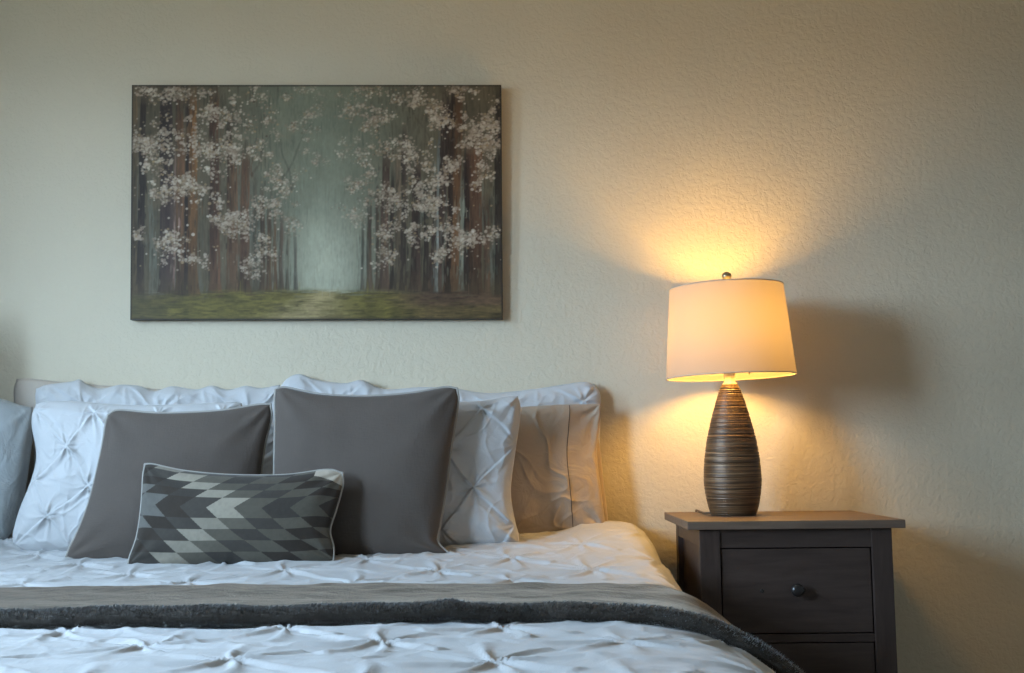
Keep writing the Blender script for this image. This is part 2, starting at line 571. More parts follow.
    # blossom
    cl = [(23, 10, 12, 1), (18, 55, 12, 1.3), (8, 58, 8, 1.4), (35, 52, 12, 1.4), (27, 80, 13, 1.1), (48, 8, 9, 1), (70, 18, 14, 1), (66, 60, 10, .8), (84, 55, 12, 1.1), (98, 68, 14, 1.1), (108, 35, 14, .8), (118, 66, 14, 1.1),
          (68, 105, 13, 1), (94, 132, 11, 1.3), (108, 145, 10, 1.3), (101, 140, 9, 1.3), (43, 155, 9, 1), (30, 160, 9, .9), (64, 176, 6, .8), (130, 165, 10, 1.4), (124, 182, 8, 1.2), (138, 122, 12, 1.2), (153, 105, 12, 1.1),
          (158, 132, 10, 1.1), (148, 86, 12, .8), (188, 25, 16, .5), (178, 2, 12, .6), (168, 45, 14, .6), (150, 20, 18, .6), (190, 70, 12, .4), (120, 8, 16, .7), (90, 30, 12, .7), (52, 100, 10, .9), (42, 105, 9, 1), (28, 115, 10, .9), (10, 150, 6, .6),
          (223, 25, 14, .7), (238, 40, 12, .9), (253, 30, 14, 1), (268, 65, 14, 1.1), (288, 75, 14, 1.1), (218, 65, 12, .8), (228, 100, 12, 1.1), (248, 115, 13, 1.2), (263, 110, 12, 1.1), (293, 112, 14, 1.3), (278, 140, 14, 1.4), (300, 125, 10, 1.2),
          (308, 35, 12, 1.2), (303, 20, 12, 1), (348, 55, 14, 1.3), (358, 35, 10, 1.2), (338, 45, 12, 1.2), (353, 90, 9, 1.1), (298, 95, 10, 1), (333, 150, 8, 1.2), (330, 162, 7, 1), (308, 170, 7, 1.2), (253, 150, 9, 1.1), (253, 170, 7, 1.1),
          (328, 5, 10, .8), (285, 12, 16, .8), (268, 8, 14, .8), (240, 8, 14, .6), (318, 80, 9, .9), (362, 150, 7, .5), (312, 145, 8, .9), (360, 65, 8, 1), (225, 135, 10, .8), (240, 75, 14, .9)]
    R = random.Random(5)
    dabs = []
    for x, y, s, st in cl:
        for _ in range(int(8 * st * (s / 12)) + 2):
            sx, sy, ss = x + R.gauss(0, s * 0.7), y + R.gauss(0, s * 0.6), R.uniform(1.6, 4.2)
            tone = R.random()
            for _ in range(int(10 + 3.5 * ss)):
                px, py = sx + R.gauss(0, ss), sy + R.gauss(0, ss * 0.85)
                far = math.exp(-((px - 192) / 75) ** 2)
                qd = R.random() * (0.34 if tone < 0.35 else 0.55 if tone < 0.7 else 1.0)
                dabs.append((px, py, R.choice((0.5, 0.7, 0.9, 1.2, 1.5)) * R.uniform(0.8, 1.2) * (1 - 0.2 * far), qd, R.uniform(0.3, 0.85) * (1 - 0.5 * far)))
        for _ in range(int(9 * st)):
            px, py = x + R.gauss(0, s * 0.6), y + R.gauss(0, s * 0.5)
            far = math.exp(-((px - 192) / 75) ** 2)
            dabs.append((px, py, R.uniform(2, 5), 0.88 + 0.12 * R.random(), 0.12 * (1 - 0.5 * far)))

    for _ in range(500):
        px = R.uniform(0, 370)
        py = 185 * R.random() ** 1.2
        far = math.exp(-((px - 195) / 60) ** 2)
        if R.random() < far:
            continue
        dabs.append((px, py, R.uniform(0.5, 1.2), R.random(), 0.7))
    cols = [lin((158, 152, 144)), lin((142, 132, 124)), lin((118, 106, 96)), lin((172, 168, 162)), lin((132, 116, 92)), lin((84, 74, 62)), lin((62, 54, 46)), lin((100, 92, 78))]
    for px, py, r, q, a in dabs:
        c = cols[int(q * 7.99)]
        i0, i1 = int((px - r - 1) * k), int((px + r + 1) * k) + 2
        j0, j1 = int((py - r - 1) * k), int((py + r + 1) * k) + 2
        i0, j0, i1, j1 = max(i0, 0), max(j0, 0), min(i1, W), min(j1, H)
        if i0 >= i1 or j0 >= j1:
            continue
        d = np.hypot(X[j0:j1, i0:i1] - px, (Y[j0:j1, i0:i1] - py) * 1.15)
        m_ = (a * sstep(r - d, -0.6 - 0.5 * max(r - 2, 0), 0.5 + 0.5 * max(r - 2, 0)))[..., None]
        img[j0:j1, i0:i1] = img[j0:j1, i0:i1] * (1 - m_) + c * m_
    # thin dark rim of the wrapped picture
    rim = np.minimum(np.minimum(X, 370 - X), np.minimum(Y, 233 - Y))
    mixin(lin((40, 34, 28)), 0.7 * (1 - sstep(rim, 0.5, 2.2)))
    img = img * (1 + 0.12 * fbm(X / 2.0, Y / 3.5, 3) + 0.18 * fbm(X / 30, Y / 30, 1))[..., None].clip(0.3, 2)
    img = (img * np.array([1.34, 1.18, 0.98])).clip(0.004, 0.8)
    # geometry: front sheet on a stretcher, hung tilting slightly off the wall at the top
    TH = 0.022
    q = [P(132.2, 85.3, w=TH + 0.012), P(500.8, 85.2, w=TH + 0.012), P(130.6, 319.4, w=TH + 0.003), P(502.4, 318.8, w=TH + 0.003)]
    q = [np.array(tuple(v_)) for v_ in q]
    S, Tt = np.meshgrid(np.linspace(0, 1, W), np.linspace(0, 1, H))
    S, Tt = S[..., None], Tt[..., None]
    V = (q[0] * (1 - S) + q[1] * S) * (1 - Tt) + (q[2] * (1 - S) + q[3] * S) * Tt
    loc = Vector((q[2] + q[3]) / 2)
    root = empty('canvas_painting', loc)
    tag(root, 'wide canvas painting of a misty blossom forest path hung on the wall', 'painting')
    o = mesh_obj('canvas', V.reshape(-1, 3), grid_faces(W, H, flip=True), m_canvas, root, loc)
    ca = o.data.color_attributes.new('paint', 'FLOAT_COLOR', 'POINT')
    rgba = np.ones((H * W, 4))
    rgba[:, :3] = img.reshape(-1, 3)
    ca.data.foreach_set('color', rgba.ravel())
    nrm = np.cross(q[1] - q[0], q[2] - q[0])
    nrm /= np.linalg.norm(nrm)
    if nrm[1] < 0:
        nrm = -nrm
    e = 0.0012
    vs = []
    for kx in (0.0003, TH - 0.001):
        for c_, sx, sz in zip(q, (-1, 1, -1, 1), (1, 1, -1, -1)):
            vs.append(c_ + nrm * kx + np.array([sx * e, 0, sz * e]))
    fs = [(0, 1, 3, 2), (4, 6, 7, 5), (0, 4, 5, 1), (1, 5, 7, 3), (3, 7, 6, 2), (2, 6, 4, 0)]
    fr = mesh_obj('frame', vs, fs, m_edge, root, loc, sm=False)
    fix_normals(fr)
    tag(fr, 'dark wrapped canvas edge')


build_painting()

# ------------------------------------------------------------------ nightstand
NT = 0.72
NROT = math.radians(0.0)
_c = P(796.5, 520.6, z=NT)
_n = Vector((-math.sin(NROT), math.cos(NROT), 0))
a0, a1 = P_plane(687.5, 522.0, _c, _n), P_plane(905.5, 519.3, _c, _n)
NWID = (Vector((a1.x, a1.y)) - Vector((a0.x, a0.y))).length
NFC = Vector(((a0.x + a1.x) / 2, (a0.y + a1.y) / 2, 0))     # middle of the front edge
ND0 = 0.045
NDEP = -NFC.y - ND0 - NWID / 2 * math.sin(NROT)
print('nightstand', a0, a1, NWID, NDEP)


def build_nightstand():
    root = empty('nightstand', NFC + _n * (NDEP / 2))
    root.rotation_euler.z = NROT
    tag(root, 'dark brown wooden nightstand with round knobs standing beside the bed', 'nightstand')
    hw, hd = NWID / 2, NDEP / 2
    th = 0.021
    box_obj('tabletop', -hw, hw, -hd, hd, NT - th, NT, m_wood_lamplit, root, 0.0018)
    ov, fo = 0.031, 0.014
    bw, f = hw - ov, -hd + fo          # body half width, front plane
    bk = hd - 0.012
    pw_, pd = 0.052, 0.045
    for sx in (-1, 1):
        for y0, y1 in ((f, f + pd), (bk - pd, bk)):
            x0, x1 = sorted((sx * bw, sx * (bw - pw_)))
            box_obj('leg', x0, x1, y0, y1, 0, NT - th, m_woodv, root, 0.0022)
        x0, x1 = sorted((sx * (bw - 0.014), sx * (bw - 0.030)))
        box_obj('side_panel', x0, x1, f + pd - 0.004, bk - pd + 0.004, 0.10, NT - th - 0.042, m_wood, root, 0.001)
        x0, x1 = sorted((sx * (bw - 0.001), sx * (bw - 0.032)))
        box_obj('side_rail', x0, x1, f + pd - 0.003, bk - pd + 0.003, NT - th - 0.044, NT - th, m_wood, root, 0.001)
    box_obj('back_panel', -bw + pw_ - 0.01, bw - pw_ + 0.01, bk - 0.012, bk - 0.004, 0.10, NT - th, m_wood, root, 0.0)
    ix = bw - pw_
    ztop = NT - th
    r1, d1, r2, d2 = 0.047, 0.214, 0.020, 0.214
    z = ztop
    box_obj('rail', -ix - 0.002, ix + 0.002, f + 0.004, f + 0.028, z - r1, z, m_wood, root, 0.001)
    z -= r1
    gap = 0.003

    def drawer(z1, h):
        dr = box_obj('drawer', -ix + gap, ix - gap, f + 0.005, f + 0.025, z1 - h + gap, z1 - gap, m_wood, root, 0.0012)
        # drawer box behind the front
        b2 = bmesh.new()
        b2.from_mesh(dr.data)
        add_box(b2, -ix + 0.012, ix - 0.012, f + 0.024, bk - 0.03, z1 - h + 0.015, z1 - 0.03)
        b2.to_mesh(dr.data)
        b2.free()
        kb = bmesh.new()
        add_lathe(kb, [(0.0075, 0.0), (0.0075, 0.008), (0.010, 0.012), (0.0152, 0.016), (0.0168, 0.021), (0.0155, 0.026), (0.010, 0.0295), (0.003, 0.0305)], 28)
        bmesh.ops.transform(kb, matrix=Matrix.Translation((-0.003, f + 0.0052, z1 - h / 2 + 0.003)) @ Matrix.Rotation(math.radians(90), 4, 'X'), verts=kb.verts)
        bm_obj('knob', kb, m_knob, dr, True)
        # a knot in the pine
        nb = bmesh.new()
        add_lathe(nb, [(0.0052, 0.0), (0.005, 0.0006), (0.003, 0.0008)], 14)
        bmesh.ops.transform(nb, matrix=Matrix.Translation((-0.088, f + 0.0051, z1 - h / 2 + 0.0)) @ Matrix.Rotation(math.radians(90), 4, 'X'), verts=nb.verts)
        bm_obj('wood_knot', nb, m_knob, dr, True)

    drawer(z, d1)
    z -= d1
    box_obj('rail', -ix - 0.002, ix + 0.002, f + 0.004, f + 0.028, z - r2, z, m_wood, root, 0.001)
    z -= r2
    drawer(z, d2)
    z -= d2
    box_obj('rail', -ix - 0.002, ix + 0.002, f + 0.004, f + 0.028, z - 0.03, z, m_wood, root, 0.001)
    return root


NSTAND = build_nightstand()

# ------------------------------------------------------------------ lamp
LB = P(733.6, 515.0, z=NT)
LW = -LB.y
print('lamp', LB, LW)


def build_lamp():
    dep = LW

    def zz(py):
        return P(731, py, w=dep).z - NT

    sc = (P(760, 450, w=dep) - P(700, 450, w=dep)).length / 60
    root = empty('table_lamp', LB)
    root.location.z = NT
    tag(root, 'lit bedside table lamp with white drum shade and ribbed bronze base', 'lamp')
    # turned base with fine rings
    prof_px = [(516.0, 22.0), (513, 23.2), (505, 25.4), (495, 27.4), (483, 28.5), (470, 28.3), (456, 27.0), (442, 24.8), (428, 21.6), (414, 18.0), (402, 14.4), (392, 11.2), (385.5, 8.0)]
    pr = catmull([(r * sc, zz(py)) for py, r in prof_px], 24)
    pr = resample(pr, 230)
    rr = np.random.default_rng(3)
    groove = np.zeros(len(pr))
    for _ in range(46):
        i = rr.integers(4, len(pr) - 4)
        groove[i] -= rr.uniform(0.0004, 0.0016)
        groove[i - 1] -= rr.uniform(0.0, 0.0006)
    groove += rr.normal(0, 0.00022, len(pr))
    bm = bmesh.new()
    z0 = pr[0][1]
    prof = [(0.02, 0.0)] + [(max(0.002, r + g_), max(z_ - z0, 0) + 0.0002) for (r, z_), g_ in zip(pr, groove)]
    add_lathe(bm, prof, 72)
    topz = prof[-1][1]
    # brushed bronze, banded by height
    m, nt, b = mat_new('brushed_bronze')
    v = coords(nt, (1.3, 1.3, 105))
    n1 = noise(nt, v, 2.2, 5, 0.7)
    c = ramp(nt, n1, [(0.32, (0.012, 0.007, 0.004)), (0.46, (0.070, 0.038, 0.018)), (0.58, (0.17, 0.095, 0.045)), (0.72, (0.36, 0.23, 0.115))])
    nt.links.new(c, b.inputs['Base Color'])
    b.inputs['Metallic'].default_value = 0.25
    b.inputs['Roughness'].default_value = 0.42
    nt.links.new(bump(nt, noise(nt, coords(nt, (1.0, 1.0, 120)), 2.5, 4), 0.35, 0.003), b.inputs['Normal'])
    bm_obj('base', bm, m, root, True)
    m_nick = mat_plain('brushed_nickel', (0.55, 0.48, 0.36), 0.35, 0.9)
    bm = bmesh.new()
    zs = topz - 0.003
    add_lathe(bm, [(7.2 * sc, zs), (7.2 * sc, zs + 0.006), (5.6 * sc, zs + 0.008), (5.4 * sc, zs + 0.034), (6.4 * sc, zs + 0.036), (6.4 * sc, zs + 0.075), (5.0 * sc, zs + 0.08)], 32)
    bm_obj('socket', bm, mat_plain('cream_socket', (0.66, 0.57, 0.42), 0.45), root, True)
    # shade
    zt, zb = zz(287.6), zz(376.6)
    rtp, rbt = 57.0 * sc, 64.6 * sc
    m, nt, b = mat_new('lamp_shade_fabric')
    nt.nodes.remove(b)
    df = nd(nt, 'ShaderNodeBsdfDiffuse')
    df.inputs['Color'].default_value = (0.50, 0.45, 0.40, 1)
    tl = nd(nt, 'ShaderNodeBsdfTranslucent')
    tl.inputs['Color'].default_value = (0.165, 0.140, 0.132, 1)
    mx = nd(nt, 'ShaderNodeMixShader')
    mx.inputs[0].default_value = 0.5
    nt.links.new(df.outputs[0], mx.inputs[1])
    nt.links.new(tl.outputs[0], mx.inputs[2])
    nt.links.new(mx.outputs[0], nt.nodes['Material Output'].inputs['Surface'])
    nn = bump(nt, noise(nt, coords(nt, (1, 1, 3)), 160, 2), 0.15, 0.002)
    nt.links.new(nn, df.inputs['Normal'])
    bm = bmesh.new()
    n_ = 14
    rings = [(rbt + (rtp - rbt) * k / n_, zb + (zt - zb) * k / n_) for k in range(n_ + 1)]
    add_lathe(bm, rings, 96, cap=False)
    sh = bm_obj('lamp_shade', bm, m, root, True)
    tilt = Matrix.Translation((0.0005, 0, (zt + zb) / 2)) @ Matrix.Rotation(math.radians(-1.5), 4, 'Y') @ Matrix.Translation((0, 0, -(zt + zb) / 2))
    sh.matrix_local = tilt
    m_rim = mat_plain('shade_rim', (0.42, 0.38, 0.32), 0.7)
    for r_, z_ in ((rbt, zb), (rtp, zt)):
        vs, fs = tube_mesh([(r_ * math.cos(2 * math.pi * k / 96), r_ * math.sin(2 * math.pi * k / 96), z_) for k in range(96)], 0.0016, 8, True)
        mesh_obj('rim', vs, fs, m_rim, sh)
    # harp, spider, finial
    hz = zt - 0.004
    pts = []
    for k in range(25):
        t = math.pi * k / 24
        pts.append((0.055 * math.cos(t) * (1 if True else 0), 0, zs + 0.03 + (hz - zs - 0.03) * math.sin(t) ** 0.6))
    vs, fs = tube_mesh(pts, 0.0017, 8)
    mesh_obj('harp', vs, fs, m_nick, root)
    bm = bmesh.new()
    for k in range(3):
        a = 2 * math.pi * k / 3 + 0.4
        vs, fs = tube_mesh([(0.004 * math.cos(a), 0.004 * math.sin(a), hz), ((rtp - 0.001) * math.cos(a), (rtp - 0.001) * math.sin(a), zt)], 0.0016, 8)
        vv = [bm.verts.new(q) for q in vs]
        for f_ in fs:
            bm.faces.new([vv[i] for i in f_])
    add_lathe(bm, [(0.012, hz - 0.002), (0.012, hz + 0.002)], 24)
    bm_obj('spider', bm, m_nick, sh, False)
    m_fin = mat_plain('finial_metal', (0.30, 0.26, 0.17), 0.32, 0.85)
    bm = bmesh.new()
    add_lathe(bm, [(0.004, hz), (0.005, hz + 0.022), (0.006, hz + 0.024), (0.0115, hz + 0.029), (0.014, hz + 0.036), (0.0125, hz + 0.043), (0.007, hz + 0.0475), (0.002, hz + 0.049)], 32)
    bm_obj('finial', bm, m_fin, root, True)
    # bulb
    zbulb = zz(333)
    m, nt, b = mat_new('lit_bulb')
    b.inputs['Base Color'].default_value = (1, 0.9, 0.7, 1)
    b.inputs['Emission Color'].default_value = (1.0, 0.62, 0.26, 1)
    b.inputs['Emission Strength'].default_value = 12.0
    bm = bmesh.new()
    add_lathe(bm, [(0.012, zs + 0.078), (0.0135, zs + 0.10), (0.020, zbulb - 0.030), (0.028, zbulb - 0.010), (0.030, zbulb + 0.006), (0.025, zbulb + 0.022), (0.014, zbulb + 0.031), (0.002, zbulb + 0.033)], 32)
    bo = bm_obj('bulb', bm, m, root, True)
    bo.visible_shadow = True
    ld = bpy.data.lights.new('bulb_light', 'POINT')
    ld.energy = LAMP_W
    ld.color = (1.0, 0.54, 0.10)
    ld.shadow_soft_size = 0.05
    lo = link(bpy.data.objects.new('bulb_light', ld))
    lo.location = LB + Vector((0, 0, zbulb))
    # cord over the back of the nightstand top
    pts = [(-0.045, 0.018, 0.010), (-0.060, 0.026, 0.0055), (-0.070, 0.05, 0.0035), (-0.072, 0.10, 0.0035), (-0.07, LW - 0.02, 0.0035), (-0.07, LW - 0.008, -0.004), (-0.07, LW - 0.006, -0.05), (-0.07, LW - 0.006, -0.35), (-0.07, LW - 0.006, -0.40)]
    vs, fs = tube_mesh(catmull(pts, 10), 0.003, 8)
    mesh_obj('cord', vs, fs, mat_plain('cord_rubber', (0.12, 0.08, 0.05), 0.5), root)
    return root


LAMP_W = 26.5
LAMP = build_lamp()

def copy_tree(o, parent=None):
    c_ = o.copy()
    link(c_)
    c_.parent = parent
    for ch in list(o.children):
        copy_tree(ch, c_)
    return c_


MIRX = -1.84
for src_, lab in ((NSTAND, 'matching dark brown nightstand standing at the other side of the bed'), (LAMP, 'unlit matching table lamp standing on the other nightstand')):
    c_ = copy_tree(src_)
    c_['label'] = lab
    if src_ is NSTAND:
        c_.location.x = -1.957
    else:
        c_.location.x = MIRX
        for ch in c_.children:
            if ch.name.startswith('bulb'):
                ch.data = ch.data.copy()
                ch.data.materials[0] = mat_plain('unlit_bulb', (0.8, 0.8, 0.78), 0.3)

# ------------------------------------------------------------------ bed, duvet
BCX = -0.62
BED_END = 2.22
PF = catmull([(0.02, 0), (.15, .002), (.23, .008), (.30, .025), (.372, .062), (.425, .105), (.458, .16), (.473, .25), (.477, .36), (.477, .43)], 16)
PWL = catmull([(0.10, 0), (.22, 0), (.295, .006), (.340, .028), (.368, .072), (.385, .13), (.393, .21), (.396, .31), (.396, .41)], 16)


def duvet_base(w, x):
    """height of the flat of the duvet, w from the wall"""
    h = 0.612 + 0.020 * (1 - sstep(w, 0.45, 0.9)) + 0.040 * (1 - sstep(w, 0.05, 0.5)) + 0.008 * sstep(w, 1.6, 2.1)
    # plump fold of the covers between the stacked shams and the nightstand side
    h = h + 0.026 * sstep(x, 0.05, 0.22) * (1 - sstep(w, 0.10, 0.75))
    return h


ND_, NC = 110, 300       # samples down a side, across the flat
PFr, PWr = resample(PF, ND_), resample(PWL, ND_)


def duvet_surface(W_, S_):
    """cross-bed coordinate S_ in [-1,1] blocks: returns x, z and a running length"""
    pass


def duvet_section(w, prof_mix):
    pr = PWr * (1 - prof_mix) + PFr * prof_mix
    right = pr
    left = pr.copy()
    left[:, 0] = 2 * BCX - left[:, 0]
    flat_x = np.linspace(left[0, 0], right[0, 0], NC)[1:-1]
    x = np.r_[left[::-1, 0], flat_x, right[:, 0]]
    dz = np.r_[left[::-1, 1], flat_x * 0, right[:, 1]]
    return x, dz


def pleat(s, t, p, q, A, R, Cr, seed=0, jit=0.0, reach=0.20, sharp=7, dimple=0.8):
    """pinch-pleated cloth: puffed diamonds, pressed folds along their sides, star creases at the knots"""
    s = s + jit * p * fbm(s / p / 1.4, t / q / 1.4, seed)
    t = t + jit * q * fbm(s / p / 1.4 + 31, t / q / 1.4 + 7, seed + 1)
    a, b = s / p + t / q, s / p - t / q
    pf = np.abs(np.sin(np.pi * a)) * np.abs(np.sin(np.pi * b))
    h = A * (pf ** 0.65)
    ra, rb = a - np.round(a), b - np.round(b)
    na = 0.45 + 0.55 * np.cos(np.pi * b) ** 2
    nb = 0.45 + 0.55 * np.cos(np.pi * a) ** 2

    def tuck(r_):
        return sstep(r_, -0.022, 0.012) * np.clip(1 - (r_ - 0.012) / 0.15, 0, 1) ** 1.5
    h = h + R * np.maximum(tuck(ra) * na, tuck(rb) * nb)
    x_, y_ = (ra + rb) / 2 * p, (ra - rb) / 2 * q
    r = np.hypot(x_, y_)
    th = np.arctan2(y_, x_)
    ph = 6.28 * TAB[2][np.round(a).astype(int) % 256, np.round(b).astype(int) % 256]
    h = h + Cr * np.exp(-r / (reach * p)) * np.abs(np.cos(4 * th + 0.5 * ph + 0.5 * np.sin(r / p * 6 + ph))) ** sharp * (1 - np.exp(-(r / (0.03 * p)) ** 2))
    h = h - dimple * A * np.exp(-(r / (0.085 * p)) ** 2)
    return h


def grid_normals(V, n1, n2):
    G = V.reshape(n1, n2, 3)
    du = np.gradient(G, axis=1)
    dv = np.gradient(G, axis=0)
    n = np.cross(du, dv)
    n /= np.linalg.norm(n, axis=2, keepdims=True) + 1e-12
    return n


ws = np.r_[np.linspace(0.045, BED_END, 540)]


def duvet_grid(ws, extra=0.0):
    rows = []
    for w in ws:
        mix = float(sstep(np.array(w), 0.75, 1.35))
        x, dz = duvet_section(w, mix)
        zt = duvet_base(np.full_like(x, w), np.minimum(x, 0.30))
        z = zt - dz
        rows.append(np.stack([x, np.full_like(x, -w), z], 1))
    return np.array(rows)


def build_duvet():
    G = duvet_grid(ws)
    n1, n2 = G.shape[:2]
    L = np.concatenate([np.zeros((n1, 1)), np.cumsum(np.linalg.norm(np.diff(G, axis=1), axis=2), axis=1)], 1)
    mid = n2 // 2
    S = L - L[:, mid:mid + 1] + BCX
    Wm = np.repeat(ws[:, None], n2, 1)
    P0, Q0 = 0.36, 0.34
    h = pleat(S + 0.034, Wm - 1.90, P0, Q0, 0.005, 0.0045, 0.0085, 1, 0.09, 0.42, 9, 0.15)
    h += 0.008 * fbm(S * 3.0, Wm * 3.0, 5) + 0.0022 * fbm(S * 9, Wm * 9, 6)
    rg = lambda x, y, sd: (1 - np.abs(2 * vnoise(x, y, sd))) ** 14
    wx = 1.4 * fbm(S * 4, Wm * 4, 7)
    h += 0.0035 * rg(S * 6 + wx, Wm * 4 + S * 2, 2) * sstep(vnoise(S * 3, Wm * 3, 1), -0.1, 0.2) + 0.004 * rg(S * 5 - Wm * 6, Wm * 5 + wx, 4) * sstep(vnoise(S * 3 + 9, Wm * 3, 3), -0.1, 0.2)
    for k_, (fx_, fy_, sk) in enumerate(((9, 5, 3), (6, 10, -4), (12, 9, 5), (7, 13, 2), (15, 8, -6))):
        h += 0.0016 * rg(S * fx_ + Wm * sk + 0.8 * wx, Wm * fy_ - S * sk * 0.5 + wx, k_) * sstep(vnoise(S * 4 + k_ * 3, Wm * 4 + k_, k_ + 1), -0.15, 0.15)
    h -= 0.001
    fade = 1 - 0.45 * (1 - sstep(Wm, 0.15, 0.6)) * sstep(S, 0.0, 0.3)
    N = grid_normals(G.reshape(-1, 3), n1, n2)
    if N[n1 // 2, mid, 2] < 0:
        N = -N
    V = G + N * (h * fade)[..., None]
    # foot end falls over the end of the bed
    foot = []
    for k in range(1, 16):
        t = k / 15
        row = V[-1].copy()
        row[:, 1] -= 0.10 * math.sin(t * math.pi / 2)
        row[:, 2] -= 0.35 * t ** 1.6
        row[:, 2] = np.maximum(row[:, 2], 0.2)
        foot.append(row)
    V = np.concatenate([V, np.array(foot)], 0)
    n1 = V.shape[0]
    loc = Vector((BCX, -1.1, 0.2))
    o = mesh_obj('duvet', V.reshape(-1, 3), grid_faces(n2, n1, flip=True), m_duvet, None, loc)
    so = o.modifiers.new('thickness', 'SOLIDIFY')
    so.thickness = 0.012
    so.offset = -1
    tag(o, 'white pinch-pleated duvet spread over the whole bed', 'duvet')
    return G


build_duvet()

root = empty('bed', (BCX, -1.12, 0))
tag(root, 'king bed hidden under the white pleated duvet', 'bed')
bm = bmesh.new()
add_box(bm, -0.80, 0.80, -1.03, 1.03, 0.30, 0.545, 0.04)
bm_obj('mattress', bm, m_matt, root, True)
box_obj('bed_base', -0.80, 0.80, -1.03, 1.03, 0.12, 0.30, m_woodv, root, 0.004)
for sx in (-1, 1):
    for sy in (-1, 1):
        box_obj('leg', sx * 0.74 - 0.03, sx * 0.74 + 0.03, sy * 0.97 - 0.03, sy * 0.97 + 0.03, 0, 0.12, m_woodv, root, 0.003)


